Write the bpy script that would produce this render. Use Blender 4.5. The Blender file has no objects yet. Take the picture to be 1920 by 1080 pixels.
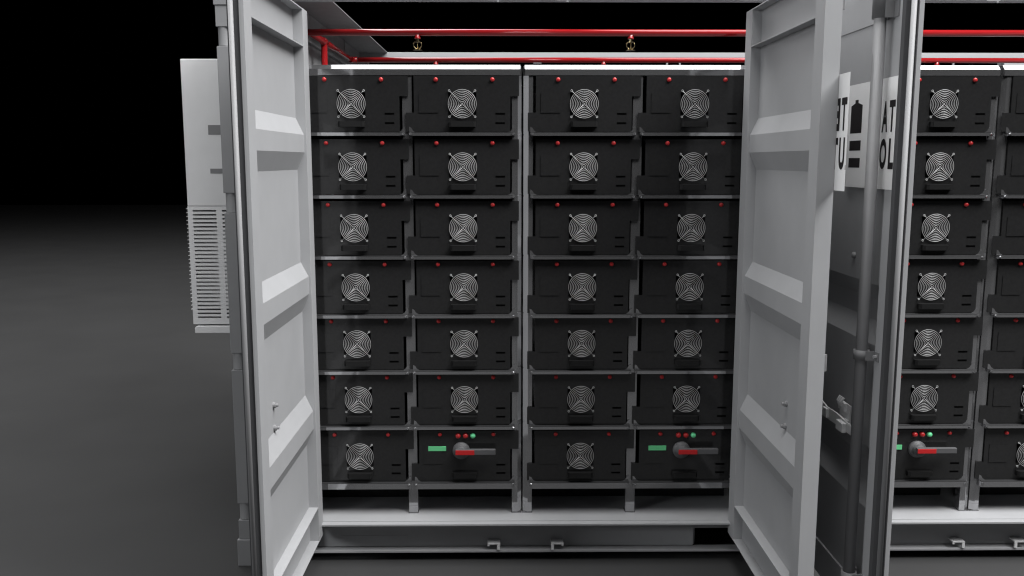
import bpy, bmesh, math, random
from mathutils import Vector, Matrix
C = bpy.context.scene.collection
S = bpy.context.scene
random.seed(4)

# ------------------------------------------------------------------ materials
def mat(name, col, rough=.5, metal=0., spec=.5, noise=0., nscale=30., bump=0., bscale=400., emit=None):
    m = bpy.data.materials.new(name); m.use_nodes = True
    nt = m.node_tree; b = nt.nodes['Principled BSDF']
    b.inputs['Base Color'].default_value = (*col, 1)
    b.inputs['Roughness'].default_value = rough
    b.inputs['Metallic'].default_value = metal
    b.inputs['Specular IOR Level'].default_value = spec
    tc = nt.nodes.new('ShaderNodeTexCoord')
    if noise:
        n = nt.nodes.new('ShaderNodeTexNoise'); n.inputs['Scale'].default_value = nscale; n.inputs['Detail'].default_value = 5
        r = nt.nodes.new('ShaderNodeValToRGB')
        r.color_ramp.elements[0].position = .3; r.color_ramp.elements[1].position = .7
        r.color_ramp.elements[0].color = (*[c*(1-noise) for c in col], 1)
        r.color_ramp.elements[1].color = (*[min(1, c*(1+noise)) for c in col], 1)
        nt.links.new(tc.outputs['Object'], n.inputs['Vector'])
        nt.links.new(n.outputs['Fac'], r.inputs['Fac'])
        nt.links.new(r.outputs['Color'], b.inputs['Base Color'])
    if bump:
        n2 = nt.nodes.new('ShaderNodeTexNoise'); n2.inputs['Scale'].default_value = bscale; n2.inputs['Detail'].default_value = 2
        bp = nt.nodes.new('ShaderNodeBump'); bp.inputs['Strength'].default_value = bump; bp.inputs['Distance'].default_value = .001
        nt.links.new(tc.outputs['Object'], n2.inputs['Vector'])
        nt.links.new(n2.outputs['Fac'], bp.inputs['Height'])
        nt.links.new(bp.outputs['Normal'], b.inputs['Normal'])
    return m

M = dict(
    paint=mat('grey_container_paint', (.36, .363, .372), .55, spec=.3, noise=.025, nscale=9),
    ac=mat('white_cabinet_paint', (.72, .72, .725), .5, spec=.3, noise=.02, nscale=12),
    ac_dark=mat('cabinet_recess', (.20, .20, .205), .6),
    void=mat('black_void', (.002, .002, .002), 1, spec=0),
    rubber=mat('dark_grey_seal', (.085, .086, .09), .7, spec=.2),
    gasket=mat('light_grey_gasket', (.26, .26, .266), .55, spec=.3),
    ground=mat('dark_ground', (.045, .045, .0455), .85, spec=.15, noise=.06, nscale=1.5),
    black=mat('black_module_plastic', (.0195, .0195, .0199), .09, spec=.5, noise=.10, nscale=90),
    blackh=mat('black_handle_plastic', (.012, .012, .0122), .4, spec=.3),
    steel=mat('polished_steel', (.43, .43, .44), .06, metal=.86),
    wire=mat('bright_wire', (.46, .46, .46), .4, metal=.25),
    frame=mat('shaded_container_paint', (.23, .232, .238), .55, spec=.3, noise=.03, nscale=9),  # container paint darkened to carry the shade on the left corner post
    inner=mat('darker_inside_grey', (.27, .271, .276), .6, spec=.2, noise=.05, nscale=14),  # darker grey for roof strip, side rail and left end wall
    rod=mat('dark_grey_rod_paint', (.19, .191, .196), .5, spec=.3, noise=.03, nscale=15),
    lip_shade=mat('painted_lip_shade', (.026, .026, .027), .8, spec=.2),  # dark tone that puts shade on the shelf beam tops
    red=mat('red_pipe_paint', (.30, .012, .014), .07, spec=.55, noise=.03, nscale=20),
    redk=mat('red_button_plastic', (.48, .026, .028), .25, spec=.5),
    redb=mat('red_grip_plastic', (.50, .02, .022), .4, spec=.4),
    green=mat('green_lamp_plastic', (.19, .84, .40), .25, spec=.5),
    greenl=mat('green_label_plastic', (.15, .62, .28), .5, spec=.3),
    grey=mat('grey_switch_plastic', (.10, .10, .104), .45, spec=.4),
    brass=mat('brass', (.36, .29, .17), .2, metal=1),
    white=mat('white_sign_film', (.86, .86, .86), .5, spec=.3),
    ink=mat('black_sign_print', (.012, .010, .011), .6, spec=.2),
)

# ------------------------------------------------------------------ mesh helpers
def box(bm, x0, x1, y0, y1, z0, z1, bev=0., mi=0):
    if x0 > x1: x0, x1 = x1, x0
    if y0 > y1: y0, y1 = y1, y0
    if z0 > z1: z0, z1 = z1, z0
    vs = [bm.verts.new((x, y, z)) for z in (z0, z1) for y in (y0, y1) for x in (x0, x1)]
    fs = []
    for q in ((0, 2, 3, 1), (4, 5, 7, 6), (0, 1, 5, 4), (2, 6, 7, 3), (0, 4, 6, 2), (1, 3, 7, 5)):
        f = bm.faces.new([vs[i] for i in q]); f.material_index = mi; fs.append(f)
    if bev:
        es = list({e for f in fs for e in f.edges})
        r = bmesh.ops.bevel(bm, geom=es, offset=bev, segments=2, affect='EDGES', profile=.5)
        for f in r['faces']: f.material_index = mi

def prism(bm, pts, axis, a, b, mi=0):
    """closed outline pts in the two other axes, extruded along axis from a to b"""
    def P(p, v):
        q = list(p); q.insert(axis, v); return q
    A = [bm.verts.new(P(p, a)) for p in pts]; B = [bm.verts.new(P(p, b)) for p in pts]
    fs = [bm.faces.new(A), bm.faces.new(B)]
    n = len(pts)
    for i in range(n): fs.append(bm.faces.new((A[i], A[(i+1) % n], B[(i+1) % n], B[i])))
    for f in fs: f.material_index = mi
    bmesh.ops.recalc_face_normals(bm, faces=fs)

def tube(bm, path, r, seg=12, closed=False, mi=0, cap=True):
    path = [Vector(p) for p in path]; n = len(path); rings = []
    prev = None
    for i, p in enumerate(path):
        a = path[i-1] if (i or closed) else p
        b = path[(i+1) % n] if (i < n-1 or closed) else p
        t = (b-a).normalized()
        if prev is None:
            u = t.orthogonal().normalized()
        else:
            u = (prev - t*prev.dot(t)).normalized()
        prev = u; v = t.cross(u)
        rr = r[i] if isinstance(r, (list, tuple)) else r
        rings.append([bm.verts.new(p + (u*math.cos(2*math.pi*k/seg) + v*math.sin(2*math.pi*k/seg))*rr) for k in range(seg)])
    m = n if closed else n-1
    for i in range(m):
        A, B = rings[i], rings[(i+1) % n]
        for k in range(seg):
            f = bm.faces.new((A[k], A[(k+1) % seg], B[(k+1) % seg], B[k])); f.smooth = True; f.material_index = mi
    if cap and not closed:
        for R in (rings[0][::-1], rings[-1]):
            f = bm.faces.new(R); f.material_index = mi

def lathe(bm, prof, base, axis, seg=24, mi=0, smooth=True):
    """prof: (radius, height) list; axis a unit vector from base"""
    ax = Vector(axis).normalized(); u = ax.orthogonal().normalized(); v = ax.cross(u); base = Vector(base); rings = []
    for (r, h) in prof:
        if r < 1e-6: rings.append([bm.verts.new(base + ax*h)])
        else: rings.append([bm.verts.new(base + ax*h + (u*math.cos(2*math.pi*k/seg)+v*math.sin(2*math.pi*k/seg))*r) for k in range(seg)])
    for A, B in zip(rings, rings[1:]):
        for k in range(seg):
            k2 = (k+1) % seg
            if len(A) == 1 and len(B) == 1: continue
            if len(B) == 1: f = bm.faces.new((A[k], A[k2], B[0]))
            elif len(A) == 1: f = bm.faces.new((A[0], B[k2], B[k]))
            else: f = bm.faces.new((A[k], A[k2], B[k2], B[k]))
            f.smooth = smooth; f.material_index = mi

def obj(name, bm, m, parent=None, loc=(0, 0, 0), bevel=0.):
    bmesh.ops.recalc_face_normals(bm, faces=bm.faces)
    me = bpy.data.meshes.new(name); bm.to_mesh(me); bm.free()
    for x in (m if isinstance(m, (list, tuple)) else [m]): me.materials.append(M[x])
    o = bpy.data.objects.new(name, me); C.objects.link(o); o.location = loc
    if parent: o.parent = parent
    if bevel:
        b = o.modifiers.new('bevel', 'BEVEL'); b.width = bevel; b.segments = 2; b.limit_method = 'ANGLE'; b.angle_limit = math.radians(40)
        b.harden_normals = False
    return o

def part(name, m, parent, *boxes, bevel=0.):
    bm = bmesh.new()
    for b in boxes: box(bm, *b)
    return obj(name, bm, m, parent, bevel=bevel)

def thing(name, label, cat, loc=(0, 0, 0), group=None):
    o = bpy.data.objects.new(name, None); C.objects.link(o); o.location = loc; o.empty_display_size = .1
    o['label'] = label; o['category'] = cat
    if group: o['group'] = group
    return o

def dup(root, loc, label, group=None):
    r = root.copy(); C.objects.link(r); r.location = loc; r['label'] = label
    if group: r['group'] = group
    for ch in root.children:
        c = ch.copy(); C.objects.link(c); c.parent = r
        for g in ch.children:
            d = g.copy(); C.objects.link(d); d.parent = c
    return r

# ------------------------------------------------------------------ the ground
GZ = -2.02
bm = bmesh.new()
vs = [bm.verts.new(p) for p in ((-70, -30, GZ), (70, -30, GZ), (70, 32.5, GZ), (-70, 32.5, GZ))]
bm.faces.new(vs)
g = obj('ground', bm, 'ground'); g['kind'] = 'structure'

# ------------------------------------------------------------------ container body
YF = -.1; YB = 2.38; XL = -1.25; XR = 3.60; FZ = -1.822
cont = thing('battery_container', 'grey steel battery container with side doors swung open and no roof sheet', 'container', (0, 0, GZ))
def cpart(name, m, *boxes, bevel=0.):
    o = part(name, m, cont, *boxes, bevel=bevel); o.location = (0, 0, -GZ); return o
cpart('floor', 'paint', (XL+.05, XR-.05, -.0868, YB, FZ-.02, FZ))
# sill angle, web, flange: the bottom side rail
bm = bmesh.new()
box(bm, -1.19, XR-.02, -.122, -.0895, FZ-.0095, FZ)
box(bm, -1.19, XR-.02, -.0893, -.03, -1.847, -1.8265)
obj('sill', bm, 'paint', cont, (0, 0, -GZ), bevel=.0012)
bm = bmesh.new()
for (a, b) in ((-1.19, .773), (1.035, 2.86), (3.12, XR-.02)): box(bm, a, b, -.03, -.022, -1.9645, -1.8475)
box(bm, .773, 1.035, -.03, -.022, -1.884, -1.8475)
box(bm, 2.86, 3.12, -.03, -.022, -1.884, -1.8475)
for a in (.773, 1.027, 2.86, 3.112): box(bm, a, a+.008, -.0215, .5, -1.9645, -1.884)
for a in (.773, 2.86): box(bm, a+.0085, a+.2535, .49, .5, -1.9645, -1.884)
box(bm, -1.19, XR-.02, -.072, -.0215, -1.977, -1.967)
obj('bottom_rail', bm, 'paint', cont, (0, 0, -GZ), bevel=.001)
cpart('fork_pocket_cover', 'paint', (-.818, -.519, -.0315, -.0302, -1.962, -1.912))
# bottom keepers of the door lock rods
def keeper(x, z, up, flip):
    bm = bmesh.new()
    box(bm, x-.028, x+.028, -.078, -.031, z-.006, z)
    l, s_ = (x+.028, -1) if not flip else (x-.028, 1)
    box(bm, l, l+s_*.013, -.0785, -.0712, z-.0315, z-.0062)
    l2, s2 = (x-.028, 1) if not flip else (x+.028, -1)
    box(bm, l2, l2+s2*.009, -.078, -.071, z-.014, z-.0062)
    box(bm, x-.022, x+.022, -.0705, -.031, z-.0115, z-.0065)
    obj('rod_keeper', bm, 'ac', cont, (0, 0, -GZ), bevel=.001)
for x, f in ((-.130, 0), (.154, 1), (1.960, 0), (2.240, 1)): keeper(x, -1.932, 0, f)
# header
cpart('header', 'paint', (-1.19, XR-.02, YF, -.04, .4105, .53), bevel=.002)
for x in (-.123, .16, 1.92, 2.24):
    cpart('rod_keeper', 'gasket', (x-.028, x+.028, -.107, -.1005, .406, .420), (x+.012, x+.022, -.107, -.101, .400, .4057), bevel=.001)
# roof strip, side rail, end wall
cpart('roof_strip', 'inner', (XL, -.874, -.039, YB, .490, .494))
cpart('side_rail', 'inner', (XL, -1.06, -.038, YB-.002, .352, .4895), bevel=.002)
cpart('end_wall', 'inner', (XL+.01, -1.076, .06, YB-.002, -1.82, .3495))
cpart('end_wall', 'paint', (XR-.03, XR-.01, .06, YB-.002, -1.82, .4895))
# back frame: the far side stands open too
cpart('back_rail', 'paint', (XL+.03, 3.58, YB+.0005, YB+.06, .444, .4925), bevel=.002)
cpart('corner_post', 'paint', (XL+.02, -1.012, YB+.001, YB+.09, GZ, .4435))
cpart('corner_post', 'paint', (3.36, XR, YB+.001, YB+.09, GZ, .4435))
for x in (.122, 2.18): cpart('rod_keeper', 'paint', (x, x+.055, YB-.03, YB-.012, .417, .4435))
for x in (1.031, 1.119, 3.0): cpart('hook', 'gasket', (x, x+.012, YB-.006, YB+.006, .405, .4435))
cpart('hook', 'gasket', (-1.052, -1.045, 1.71, 1.717, .402, .487))
# mullions and front posts
cpart('corner_post', 'paint', (-1.185, -.945, -.08, .05, -1.98, .40), bevel=.004)
cpart('mullion', 'paint', (.985, 1.15, -.085, .05, -1.8215, .40), bevel=.004)
cpart('corner_post', 'paint', (3.07, XR, -.085, .05, -1.98, .40), bevel=.004)
# hinge column on the front left corner, knuckles showing in its gaps
bm = bmesh.new()
gaps = [(.303, .225), (-.373, -.457), (-1.057, -1.132), (-1.733, -1.81)]
top = .388
for (a, b) in gaps + [(-1.897, None)]:
    box(bm, -1.257, -1.187, -.098, -.03, a, top, .0015)
    top = b
box(bm, -1.262, -1.188, -.102, -.028, .3885, .55, .0015)
hc = obj('hinge_post', bm, 'frame', cont, (0, 0, -GZ))
for (a, b) in gaps:
    bm = bmesh.new()
    lathe(bm, [(0, 0), (.0275, 0), (.0275, .004), (.0268, .006), (.0268, a-b)], (-1.2285, -.069, b), (0, 0, 1), 28)
    k = obj('hinge_knuckle', bm, 'frame', hc); k.location = (0, 0, 0)
cpart('corner_casting', 'frame', (-1.264, -1.10, -.108, .07, GZ+.001, -1.8975), bevel=.003)
cpart('corner_casting', 'paint', (3.26, XR+.01, -.108, .07, GZ+.001, -1.8975), bevel=.003)

# ------------------------------------------------------------------ doors (swung open square to the side wall)
DT, DB = .364, -1.877
RIBS = [(-.068, -.135, -.205, -.275), (-.655, -.7145, -.787, -.862), (-1.222, -1.290, -1.369, -1.440)]
def door(x, o, gasket, label, ry=-.90):
    """x: plane of the inner face; o: +1/-1 direction from the inner to the outer face"""
    X = lambda d: x + o*d
    bm = bmesh.new()
    box(bm, X(0), X(.055), -.177, -.0905, DB, DT)                       # hinge stile
    if gasket:
        box(bm, X(0), X(.0155), -1.007, -.922, DB, DT)                  # free stile, stepped for the seal
        box(bm, X(.016), X(.055), -.975, -.922, DB, DT)
    else:
        box(bm, X(0), X(.055), -1.007, -.922, DB, DT)
    for z in (DT-.0055, DB+.0005, .2135, -1.7245):                      # flat cross plates
        box(bm, X(.0006), X(.042), -.9215, -.1775, z, z+.005)
    box(bm, X(.0425), X(.053), -.9215, -.1775, DT-.006, DT-.0005)
    d = obj('door', bm, 'paint', cont, (0, 0, -GZ), bevel=.0008); d['label'] = label
    # pressed sheet with three ribs
    prof = [(.0405, DT-.006)]
    for (a, b, c, e) in RIBS: prof += [(.0405, a), (.0095, b), (.0095, c), (.0405, e)]
    prof += [(.0405, DB+.006)]
    th = .004
    out = [(X(dd), z) for dd, z in prof] + [(X(dd+th), z) for dd, z in reversed(prof)]
    bm = bmesh.new()
    # prism along y: outline given in (x, z)
    A = [bm.verts.new((p[0], -.9218, p[1])) for p in out]; B = [bm.verts.new((p[0], -.1772, p[1])) for p in out]
    n = len(out)
    for i in range(n): bm.faces.new((A[i], A[(i+1) % n], B[(i+1) % n], B[i]))
    box(bm, X(.0447), X(.0525), -.9216, -.1776, .2195, DT-.0065)        # thicker head and foot plates outside
    box(bm, X(.0447), X(.0525), -.9216, -.1776, DB+.0065, -1.7400)
    box(bm, X(.0445), X(.049), -.9214, -.1778, -.066, .2190)
    obj('panel', bm, 'paint', d)
    if gasket:
        bm = bmesh.new()
        box(bm, X(.0162), X(.0548), -1.0005, -.9756, DB+.004, DT-.004)
        obj('seal_strip', bm, 'rubber', d)
        bm = bmesh.new()
        tube(bm, [(X(.0376), -1.018, DB+.002), (X(.0376), -1.018, DT-.002)], .0080, 16); box(bm, X(.035), X(.040), -1.0115, -1.0010, DB+.004, DT-.004)
        obj('gasket', bm, 'gasket', d)
    # bolts
    for z in (-1.121, -1.206):
        bm = bmesh.new()
        lathe(bm, [(0, .020), (.0055, .019), (.006, .016), (.006, .010), (.011, .0095), (.011, 0)], (X(.0405), -.692, z), (-o, 0, 0), 12, smooth=False)
        obj('bolt', bm, 'gasket', d)
    # lock rod with its keepers outside
    RX, RY = X(.092), ry
    bm = bmesh.new()
    tube(bm, [(RX, RY, DB-.06), (RX, RY, DT+.04)], .0195, 24)
    rod = obj('lock_rod', bm, 'rod', d)
    for z, h in ((.235, .14), (-.89, .032), (-1.70, .06)):
        bm = bmesh.new()
        lathe(bm, [(.0205, 0), (.0265, 0), (.0265, h), (.0205, h)], (RX, RY, z-h/2 if h < .1 else z-.02), (0, 0, 1), 24)
        zc = z if h < .1 else z-.02+h/2
        for sy in (-1, 1):
            box(bm, X(.0535), X(.0595), RY+sy*.021, RY+sy*.058, zc-h/2, zc+h/2)
            box(bm, X(.0598), X(.089), RY+sy*.0235, RY+sy*.0285, zc-h/2, zc+h/2)
        obj('rod_guide', bm, 'rod', d)
        for sy in (-1, 1):
            bm = bmesh.new()
            lathe(bm, [(0, .011), (.007, .010), (.007, 0)], (X(.0597), RY+sy*.046, zc), (o, 0, 0), 8, smooth=False)
            obj('bolt', bm, 'gasket', d)
    # locking handle: flat bar, hub and hasp
    bm = bmesh.new()
    hz = -1.165
    prism(bm, [(-.865, hz-.030), (-.865, hz+.002), (-.70, hz+.012), (-.60, hz+.008), (-.525, hz+.022), (-.525, hz-.022), (-.61, hz-.036), (-.70, hz-.032)], 0, X(.083), X(.089))
    box(bm, X(.0895), X(.105), -.80, -.74, hz-.034, hz+.000)
    box(bm, X(.0895), X(.100), -.63, -.585, hz-.028, hz+.006)
    obj('handle', bm, 'ac', d, bevel=.0015)
    bm = bmesh.new()
    box(bm, X(.053), X(.082), -.74, -.66, hz-.012, hz-.006); box(bm, X(.053), X(.058), -.75, -.65, hz-.05, hz+.05)
    for k in range(3): tube(bm, [(X(.066), -.665-.016*k, hz+.035), (X(.074), -.668-.016*k, hz+.052), (X(.066), -.671-.016*k, hz+.069)], .005, 8)
    box(bm, X(.0585), X(.068), -.72, -.66, hz+.02, hz+.05)
    obj('hasp', bm, 'ac', d, bevel=.001)
    bm = bmesh.new()
    lathe(bm, [(0, .012), (.006, .0115), (.011, .008), (.012, 0)], (X(.0447), -.68, -.575), (o, 0, 0), 16)
    obj('rivet', bm, 'gasket', d)
    return d

dL = door(-.885, -1, True, 'left bay door on its left side, brightly lit inner face with pressed ribs', ry=-.50)
dM = door(.913, 1, False, 'left bay door on its right side, darker inner face and plain flat edge', ry=-.72)
dS = door(1.223, -1, True, 'right bay door showing its outer face with lock rod and white sign')
# bent keeper plates on the free edge of the plain door
for (z0, z1) in ((.225, .361), (-.925, -.868)):
    bm = bmesh.new()
    box(bm, .9685, .972, -1.005, -.93, z0, z1); box(bm, .9725, .976, -1.0045, -.998, z0, z1)
    obj('rod_keeper', bm, 'gasket', dM, bevel=.001)

# ------------------------------------------------------------------ the sign across two doors
def text_mesh(body, size, sx, off):
    cu = bpy.data.curves.new('lettering', 'FONT'); cu.body = body; cu.size = size; cu.offset = off; cu.extrude = 0
    ob = bpy.data.objects.new('lettering', cu); C.objects.link(ob)
    dg = bpy.context.evaluated_depsgraph_get(); dg.update()
    me = bpy.data.meshes.new_from_object(ob.evaluated_get(dg))
    pts = [(v.co.x*sx, v.co.y) for v in me.vertices]; fs = [tuple(p.vertices) for p in me.polygons]
    bpy.data.objects.remove(ob); bpy.data.curves.remove(cu); bpy.data.meshes.remove(me)
    x0 = min(p[0] for p in pts); x1 = max(p[0] for p in pts); y0 = min(p[1] for p in pts); y1 = max(p[1] for p in pts)
    return pts, fs, (x0, x1, y0, y1)

def letter(bm, ch, x, ya, yb, z0, z1, bold):
    """one letter standing in the plane x=const, from ya (its left) to yb (its right)"""
    pts, fs, (a, b, c, d) = text_mesh(ch, .1, .62, bold)
    vs = [bm.verts.new((x, ya+(p[0]-a)/(b-a)*(yb-ya), z0+(p[1]-c)/(d-c)*(z1-z0))) for p in pts]
    for f in fs:
        try:
            q = bm.faces.new([vs[i] for i in f]); q.material_index = 1
        except ValueError: pass

def flat(bm, x, ya, yb, z0, z1, mi=1):
    f = bm.faces.new([bm.verts.new(p) for p in ((x, ya, z0), (x, yb, z0), (x, yb, z1), (x, ya, z1))]); f.material_index = mi

SZ0, SZ1 = -.332, .029
xs = 1.1672
bm = bmesh.new()
box(bm, xs, xs+.0006, -.976, -.578, SZ0, SZ1)
xi = xs-.0005
bz = (-.146, -.045); cz_ = (-.266, -.167)
# battery symbol
bm2 = bm
f = [(-.605, -.142), (-.605, -.046), (-.640, -.037), (-.640, -.026), (-.668, -.026), (-.668, -.037), (-.706, -.046), (-.706, -.142)]
fc = bm.faces.new([bm.verts.new((xi, y, z)) for y, z in f]); fc.material_index = 1
flat(bm, xi, -.605, -.706, -.203, -.168); flat(bm, xi, -.605, -.706, -.263, -.229)
LY = dict(B=(-.815, -.862), A=(-.874, -.917), T=(-.927, -.9705))
for ch in 'BAT': letter(bm, ch, xi, *LY[ch], *bz, .004)
for ch, (a, b) in zip('SOL', ((-.800, -.853), (-.868, -.921), (-.937, -.976))): letter(bm, ch, xi, a, b, *cz_, .004)
sg = obj('sign', bm, ['white', 'ink'], dS)
sg['label'] = 'white sign with black battery symbol and the letters BAT SOL'
# its other half, on the plain door, running past the free edge (readable from outside)
xa = .9690
bm = bmesh.new()
box(bm, xa, xa+.0006, -1.093, -.575, SZ0, SZ1)
for xx in (xa-.0005, xa+.0011):
    y = -1.083
    for ch, w in (('T', .044), ('E', .040), ('R', .045), ('Y', .046)):
        letter(bm, ch, xx, y, y+w, *bz, .004); y += w+.011
    flat(bm, xx, -1.093, -1.090, -.266, -.252)
    y = -1.080
    for ch, w in (('U', .046), ('T', .044), ('I', .013), ('O', .050), ('N', .046)):
        letter(bm, ch, xx, y, y+w, *cz_, .004); y += w+.011
obj('sign', bm, ['white', 'ink'], dM)['label'] = 'other half of the white sign reaching past the door edge'

# ------------------------------------------------------------------ air conditioner on the end wall
ac = thing('air_conditioner', 'pale grey air conditioner with slotted lower front on the container end wall', 'air conditioner', (-1.40, .3, -1.045))
AX, AY, AZ = 1.40, -.3, 1.045     # parts are written in world coordinates, then shifted
def apart(name, m, bm, bevel=0.):
    o = obj(name, bm, m, ac, (AX, AY, AZ), bevel=bevel); return o
x0, x1, y0, y1 = -1.550, -1.2515, .30, .92
bm = bmesh.new(); box(bm, x0, x1, y0, y1, -.4475, .2185); apart('cabinet', 'ac', bm, .004)
bm = bmesh.new()
# lower front sheet with two columns of slots (bars and stiles butt end to end)
n = 28; zt, zb = -.4655, -.985; pitch = (zt-zb)/n; sl = pitch*.40
zl = -1.003; ztop = -.4485
for (a, b) in ((x0, -1.527), (-1.418, -1.391), (-1.345, x1)): box(bm, a, b, y0, y0+.004, zl, ztop)
for (a, b) in ((-1.527, -1.418), (-1.391, -1.345)):
    z = ztop
    for k in range(n):
        s0 = zt - k*pitch
        box(bm, a, b, y0, y0+.004, s0, z); z = s0 - sl
    box(bm, a, b, y0, y0+.004, zl, z)
box(bm, x0, x0+.004, y0+.0045, y1, zl, ztop); box(bm, x0+.0045, x1, y1-.004, y1, zl, ztop)
box(bm, x0+.0045, x1, y0+.0045, y1-.0045, zl, zl+.004)
box(bm, x0+.0045, x1, y0+.07, y0+.08, -.93, -.56)
apart('slotted_cover', 'ac', bm)
for k in range(27):
    z = -.462-k*.0183
    bm = bmesh.new(); prism(bm, [(y0+.03, z), (y0+.50, z), (y0+.50, z+.0025), (y0+.03, z+.0025)], 0, x0-.0005, x0-.018); apart('side_fin', 'ac', bm)
bm = bmesh.new()
prism(bm, [(-1.541, -1.045), (-1.541, -1.020), (-1.533, -1.011), (x1, -1.011), (x1, -1.045)], 1, y0-.012, y1)
apart('drip_tray', 'ac', bm, .003)
for (a, b, c, d) in ((-1.437, -1.372, -.121, -.077), (-1.436, -1.372, -.297, -.275)):
    bm = bmesh.new(); box(bm, a, b, y0-.0012, y0-.0002, c, d); apart('recessed_grip', 'ac_dark', bm)

# ------------------------------------------------------------------ sprinkler pipework
pz = .367; yf, yr = .53, 1.70; r = .0158; xc = -1.005
pw = thing('sprinkler_pipework', 'red sprinkler pipes running above the racks with hanging heads', 'pipework', (xc, yr, .369))
PL = (-xc, -yr, -.369)
def ppart(name, bm, m='red'): return obj(name, bm, m, pw, PL)
def elbow(p, a, b, R=.035, n=8):
    p = Vector(p); a = Vector(a); b = Vector(b); c = p + (a+b)*R; out = []
    for i in range(n+1):
        t = i/n*math.pi/2
        out.append(c - b*R*math.cos(t) - a*R*math.sin(t))
    return out
for yy, nm in ((yf, 'front'), (yr, 'rear')):
    bm = bmesh.new(); tube(bm, [((xc+.041) if yy == yr else -1.05, yy, pz), (3.5, yy, pz)], r, 24); ppart('pipe', bm)
bm = bmesh.new(); tube(bm, elbow((xc, yr, pz), (1, 0, 0), (0, -1, 0)), r*1.18, 24); ppart('elbow', bm)
bm = bmesh.new(); tube(bm, [(xc, yf+.005, pz), (xc, yr-.041, pz)], r, 24); ppart('pipe', bm)
bm = bmesh.new(); tube(bm, [(xc, .86, pz), (xc, .86, -1.2)], .0165, 24); ppart('riser', bm)
bm = bmesh.new(); lathe(bm, [(0, -.03), (.0195, -.03), (.0195, .03), (0, .03)], (xc, .86, pz), (0, 1, 0), 24); ppart('tee', bm)
for yy in (yf, yr):
    for i in range(4):
        x = -.494+1.0205*i
        bm = bmesh.new()
        lathe(bm, [(.012, .0), (.0125, -.018), (.0145, -.019), (.0145, -.026), (.012, -.027), (0, -.027)], (x, yy, pz-.003), (0, 0, 1), 20)
        hd = ppart('sprinkler_socket', bm)
        bm = bmesh.new()
        z = pz-.030
        lathe(bm, [(0, 0), (.009, 0), (.009, -.010), (.016, -.011), (.016, -.016), (0, -.016)], (x, yy, z), (0, 0, 1), 12, smooth=False)
        for s_ in (-1, 1):
            for q in (0, 1):
                dx, dy = (s_, 0) if q == 0 else (0, s_)
                k = .019 if q == 0 else .012
                tube(bm, [(x+dx*.012, yy+dy*.012, z-.014), (x+dx*k, yy+dy*k, z-.020), (x+dx*k, yy+dy*k, z-.032), (x+dx*.010, yy+dy*.010, z-.045), (x, yy, z-.050)], .0026 if q == 0 else .0016, 8)
        tube(bm, [(x, yy, z-.014), (x, yy, z-.049)], .0028, 8)
        lathe(bm, [(0, -.049), (.0235, -.0505), (.0235, -.0525), (0, -.053)], (x, yy, z), (0, 0, 1), 18, smooth=False)
        obj('sprinkler', bm, 'brass', hd)

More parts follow.
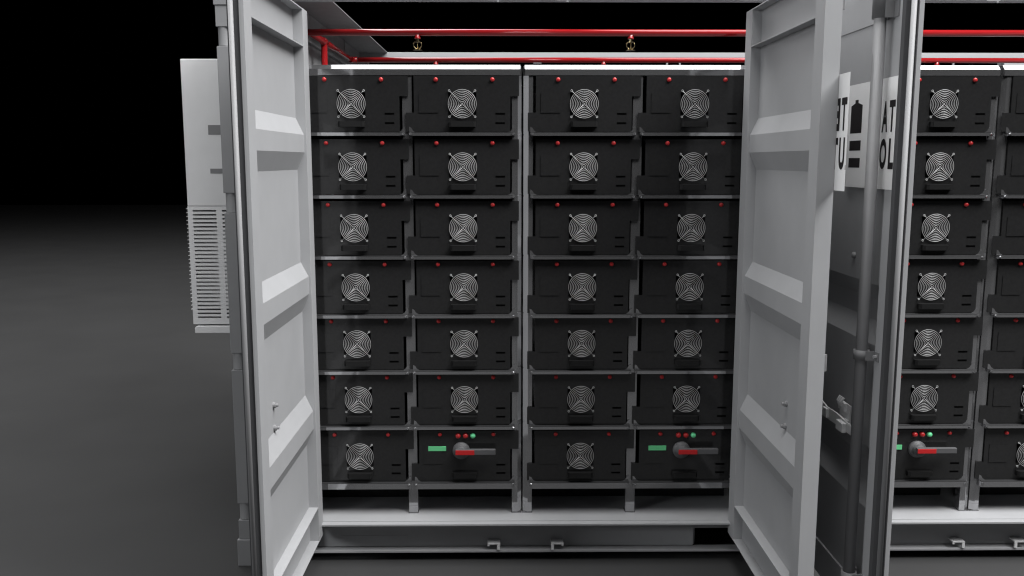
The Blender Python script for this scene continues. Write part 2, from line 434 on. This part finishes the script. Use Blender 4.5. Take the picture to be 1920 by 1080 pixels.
# ------------------------------------------------------------------ racks
ROW = [0., -.26496, -.5274, -.78533, -1.03658, -1.28895, -1.55051]
def rack(x0, x1, xm, label):
    """x0..x1 outer faces of the outer posts, xm middle post centre"""
    t = thing('equipment_rack', label, 'rack', ((x0+x1)/2, .5, FZ), 'polished steel racks in the container')
    off = Vector((-(x0+x1)/2, -.5, -FZ))
    def rp(name, bm, m='steel'): return obj(name, bm, m, t, off)
    posts = [(x0, x0+.041), (xm-.0205, xm+.0205), (x1-.041, x1)]
    for (a, b) in posts:
        for (p, q) in ((.004, .05), (.98, 1.03)):
            bm = bmesh.new()
            l, rr = (.009 if (p < .5 and a == x0) else .0004), (.009 if (p < .5 and b == x1) else .0004)
            prism(bm, [(a, p+l), (a+(.022 if l > .001 else .0004), p), (b-(.016 if rr > .001 else .0004), p), (b, p+rr), (b, q-.004), (b-.004, q), (a+.004, q), (a, q-.004)], 2, FZ+.004, .118)
            rp('post', bm)
            bm = bmesh.new(); box(bm, a-.002, b+.002, p-.003, q, FZ+.0005, FZ+.0035); rp('foot_plate', bm)
    cols = [(posts[0][1], posts[1][0]), (posts[1][1], posts[2][0])]
    # top beam with a mirror-bright 45 degree chamfer
    bm = bmesh.new()
    prism(bm, [(-.001, .119), (-.001, .1445), (.0175, .163), (.06, .163), (.06, .119)], 0, x0+.006, x1-.006)
    box(bm, x0, x0+.0055, .0185, .06, .119, .155); box(bm, x1-.0055, x1, .0185, .06, .119, .155)
    rp('top_beam', bm)
    bm = bmesh.new(); box(bm, x0, x1, .0605, 1.03, .158, .1625); rp('top_plate', bm, 'grey')
    bm = bmesh.new(); box(bm, x0, x1, 1.0305, 1.034, FZ+.001, .1625); rp('light_block_plate', bm, 'black')  # unseen plate added to block lamp light from behind
    bm = bmesh.new(); box(bm, x0+.03, x1-.03, .20, .204, FZ+.001, -1.70); rp('dark_gap_plate', bm, 'black')  # black plate added to keep the space under the rack dark
    for (a, b) in cols:
        for i, z in enumerate(ROW):
            bm = bmesh.new()
            h = .134 if i < 6 else .147
            # lip beam: flat top sloping back under the module, small round nose
            prism(bm, [(-.026, z-h), (.003, z-h), (.003, z-.1205), (-.026, z-.1205)], 0, a-.012, b+.012)
            box(bm, a-.011, b+.011, -.0264, -.0048, z-.1203, z-.1190, mi=1)  # added dark strip: shade of the beam top put into colour
            if i < 6: box(bm, a+.001, b-.001, .0035, .0065, ROW[i+1]+.1168, z-h+.003, mi=2)  # black strip added to darken the gap under the lip
            # gusset corners where the beam meets the posts
            for (xx, s_) in ((a, 1), (b, -1)):
                prism(bm, [(xx-s_*.012, z-.1195), (xx+s_*.016, z-.1195), (xx+s_*.004, z-.112), (xx-s_*.003, z-.100), (xx-s_*.012, z-.096)], 1, -.0045, .0035)
                lathe(bm, [(0, -.007), (.005, -.006), (.007, -.002), (.007, 0)], (xx-s_*.005, -.026, z-.127), (0, 1, 0), 6, smooth=False)
            rp('shelf_beam', bm, ['steel', 'lip_shade', 'void'])
            bm = bmesh.new(); box(bm, a, b, .051, .97, z-.128, z-.1225); rp('shelf', bm)
    return t
# racks: (outer left, outer right, middle post centre)
rack(-1.000, -.0070, -.4935, 'steel rack of two columns behind the left door of the left bay')
rack(.0010, .995, .488, 'steel rack of two columns at the right of the left bay')
rack(1.055, 2.033, 1.557, 'steel rack of two columns just right of the door with the sign')
rack(2.040, 3.030, 2.530, 'steel rack cut off by the right edge of the picture')

# ------------------------------------------------------------------ module prototypes
def ring_pts(R, n=40, y=0.): return [(R*math.cos(2*math.pi*k/n), y, R*math.sin(2*math.pi*k/n)) for k in range(n)]
def panel_bm(hole):
    bm = bmesh.new()
    yf_, yb_ = -.004, .012
    zt, zb = .1165, -.117
    # stepped outline: tab over the right post at the top, tab over the left post at the bottom
    L, Rr, TR, TL, z1, z2 = -.2052, .2035, .2408, -.2392, .032, -.0365
    H = .0595; ht, hb = .0475, -.0455
    if hole:
        box(bm, L, -H, yf_, yb_, zb, zt); box(bm, H, Rr, yf_, yb_, zb, zt)
        box(bm, -H, H, yf_, yb_, ht, zt); box(bm, -H, H, yf_, yb_, zb, hb)
    else:
        box(bm, L, Rr, yf_, yb_, zb, zt)
    bmesh.ops.remove_doubles(bm, verts=bm.verts, dist=1e-5)
    box(bm, Rr, TR, yf_, .0015, z1, zt); box(bm, TL, L, yf_, .0015, zb+.002, z2)
    # black case behind
    box(bm, L+.002, Rr-.002, .03, .62, zb+.002, zt-.006)
    box(bm, L+.002, L+.012, .0125, .0295, zb+.002, zt-.006); box(bm, Rr-.012, Rr-.002, .0125, .0295, zb+.002, zt-.006)
    box(bm, L+.0125, Rr-.0125, .0125, .0295, zt-.018, zt-.006); box(bm, L+.0125, Rr-.0125, .0125, .0295, zb+.002, zb+.012)
    return bm

def common(t):
    bm = bmesh.new(); box(bm, -.184, -.1015, -.0066, -.0042, -.037, .046); obj('cover_plate', bm, 'black', t)
    for x in (-.1112, .1278):
        bm = bmesh.new()
        lathe(bm, [(.0092, 0), (.0092, .003), (.0085, .006), (.006, .0088), (.003, .0098), (0, .010)], (x, -.0042, .1005), (0, -1, 0), 20)
        obj('button', bm, 'redk', t)
    for z in (-.0410, -.0800):
        bm = bmesh.new(); box(bm, .1408, .1808, -.0049, -.0042, z-.0036, z+.0036); obj('slot', bm, 'void', t)
    bm = bmesh.new()
    # finger lip: hood with chamfered ends, hollow underneath
    prism(bm, [(-.056, -.0045), (.056, -.0045), (.056, -.020), (.048, -.030), (-.048, -.030), (-.056, -.020)], 2, -.0775, -.074)
    prism(bm, [(-.048, -.030), (.048, -.030), (.048, -.0265), (-.048, -.0265)], 2, -.0775, -.0965)
    for s_ in (-1, 1):
        prism(bm, [(s_*.056, -.0045), (s_*.056, -.020), (s_*.0485, -.0295), (s_*.0485, -.0265), (s_*.0525, -.020), (s_*.0525, -.0045)], 2, -.0776, -.0965)
    obj('handle', bm, 'blackh', t)

def guard(full_ul):
    bm = bmesh.new(); w = .00112
    for k in range(9):
        R = .0595-.0071*k
        if R > .001: tube(bm, ring_pts(R, 48 if R > .03 else 28, -.010), w, 6, closed=True)
    for (sx, sz) in ((-1, 1), (1, 1), (-1, -1), (1, -1)):
        e = .0545
        inner = .004 if (sz < 0 or (sx < 0 and full_ul)) else .0445
        tube(bm, [(sx*inner, -.0126, sz*inner), (sx*(e-.003), -.0126, sz*(e-.003))], w*1.1, 6)
        tube(bm, [(sx*e+.0037*math.cos(a), -.0122, sz*e+.0037*math.sin(a)) for a in [2*math.pi*k/14 for k in range(14)]], w, 6, closed=True)
        lathe(bm, [(.0022, 0), (.0022, .007)], (sx*e, -.0115, sz*e), (0, 1, 0), 8)
    return bm

def fan_module(full_ul):
    t = thing('battery_module', 'x', 'battery module', (0, 0, 0), 'black battery modules with fan guards')
    obj('front_panel', panel_bm(True), 'black', t)
    bm = bmesh.new()
    # dark fan well: ring, hub and blades deep inside
    box(bm, -.0590, .0590, .0260, .0295, -.045, .047)
    lathe(bm, [(0, 0), (.017, .001), (.018, .003), (.018, .009)], (0, .0165, 0), (0, 1, 0), 20)
    for k in range(7):
        a = 2*math.pi*k/7; c, s_ = math.cos(a), math.sin(a); c2, s2 = math.cos(a+.55), math.sin(a+.55)
        bm.faces.new([bm.verts.new(p) for p in ((.018*c, .0185, .018*s_), (.0435*c, .0175, .0435*s_), (.0435*c2, .0245, .0435*s2), (.018*c2, .0245, .018*s2))])
    obj('fan', bm, 'void', t)
    obj('fan_guard', guard(full_ul), 'wire', t)
    common(t)
    return t

def switch_module():
    t = thing('switch_module', 'x', 'switch module', (0, 0, 0), 'black switch modules with rotary isolators')
    obj('front_panel', panel_bm(False), 'black', t)
    common(t)
    bm = bmesh.new(); box(bm, -.1640, -.0842, -.0085, -.0042, .0240, .0458); obj('label_plate', bm, 'greenl', t, bevel=.0008)
    for x, m in ((-.0300, 'redk'), (.0030, 'redk'), (.0360, 'green')):
        bm = bmesh.new()
        lathe(bm, [(.0118, 0), (.0118, .005), (.0110, .009), (.0085, .0125), (.0045, .0143), (0, .0148)], (x, -.0042, .0945), (0, -1, 0), 24)
        obj('indicator_lamp', bm, m, t)
    bm = bmesh.new()
    lathe(bm, [(.0385, 0), (.0385, .010), (.0365, .014), (.0275, .0145), (.0265, .017), (.0265, .036), (.0245, .039), (0, .039)], (-.0165, -.0042, .0265), (0, -1, 0), 40)
    rs = obj('rotary_switch', bm, 'grey', t)
    bm = bmesh.new(); box(bm, -.040, .1375, -.062, -.0435, .0230, .0475); obj('handle_bar', bm, 'grey', rs, bevel=.0025)
    bm = bmesh.new(); box(bm, -.0395, .0440, -.066, -.0622, .0240, .0450); obj('red_grip', bm, 'redb', rs, bevel=.0015)
    return t

COLX = [-.7288, -.2588, .2588, .7288, 1.3222, 1.7922, 2.2890]
ROWN = ['top row', 'second row down', 'third row down', 'middle row', 'third row up', 'second row up', 'bottom row']
COLN = ['leftmost column by the bright door', 'second column from the left', 'third column from the left',
        'fourth column by the plain dark door', 'column hidden by the sign door', 'column right of the sign door', 'column at the right edge']
SW = {1: 'black switch module in the second column with green label plate and lever handle',
      3: 'black switch module beside the plain dark door with green label plate',
      5: 'black switch module partly hidden by the sign door, green plate cut off'}
pa, pb, ps = fan_module(True), fan_module(False), switch_module()
used = set()
for c, x in enumerate(COLX):
    for i, z in enumerate(ROW):
        if i == 6 and c in SW: p, lab = ps, SW[c]
        else:
            p = pa if (i < 3 and c < 4) else pb
            lab = 'black fan module in the %s, %s' % (ROWN[i], COLN[c])
        if p.name not in used:
            used.add(p.name); p.location = (x, 0, z); p['label'] = lab
        else: dup(p, (x, 0, z), lab)

# ------------------------------------------------------------------ camera
cam = bpy.data.cameras.new('camera'); co = bpy.data.objects.new('camera', cam); C.objects.link(co)
co.location = (-.08645, -3.84728, -.2379)
co.rotation_euler = (math.pi/2-.1425, 0, -.01007)
cam.sensor_width = 36; cam.lens = 1666.0/1920*36; cam.clip_end = 200; cam.clip_start = .05
S.camera = co

# ------------------------------------------------------------------ light: studio lamps in the dark
def area(name, loc, tgt, sx, sy, power, col=(1, 1, 1)):
    l = bpy.data.lights.new(name, 'AREA'); l.shape = 'RECTANGLE'; l.size = sx; l.size_y = sy; l.energy = power; l.color = col
    o = bpy.data.objects.new(name, l); C.objects.link(o); o.location = loc
    o.rotation_euler = (Vector(tgt)-Vector(loc)).to_track_quat('-Z', 'Y').to_euler()
    return o
area('overhead_lamp', (2.2, -1.5, 5), (2.2, -1.45, 0), 7.6, 5, 453)
area('high_overhead_lamp', (2.2, -2.5, 8), (2.2, -2.45, 0), 9, 9, 1014)
area('front_right_lamp', (6, -4, 7), (0, 0, -.8), 4, 4, 1060)
area('front_left_lamp', (-8, -6, 2), (-1.2, 0, -.8), 2, 2, 243, (.96, .98, 1))
area('yard_lamp', (-7, 9, 9), (-5, 6, -2), 6, 6, 700)
area('side_lamp', (-8, 4, 6), (-5, 6, -2), 4, 4, 250)

w = bpy.data.worlds.new('World'); S.world = w; w.use_nodes = True
w.node_tree.nodes['Background'].inputs[0].default_value = (0, 0, 0, 1)
w.node_tree.nodes['Background'].inputs[1].default_value = 0
S.view_settings.view_transform = 'Standard'; S.view_settings.look = 'None'
S.view_settings.exposure = 0; S.view_settings.gamma = 1; S.view_settings.use_curve_mapping = False
S.cycles.max_bounces = 8; S.cycles.diffuse_bounces = 4; S.cycles.glossy_bounces = 4
S.cycles.use_denoising = True; S.cycles.denoiser = 'OPENIMAGEDENOISE'; S.cycles.denoising_prefilter = 'ACCURATE'; S.cycles.denoising_input_passes = 'RGB_ALBEDO_NORMAL'
S.cycles.pixel_filter_type = 'BLACKMAN_HARRIS'; S.cycles.filter_width = 1.2
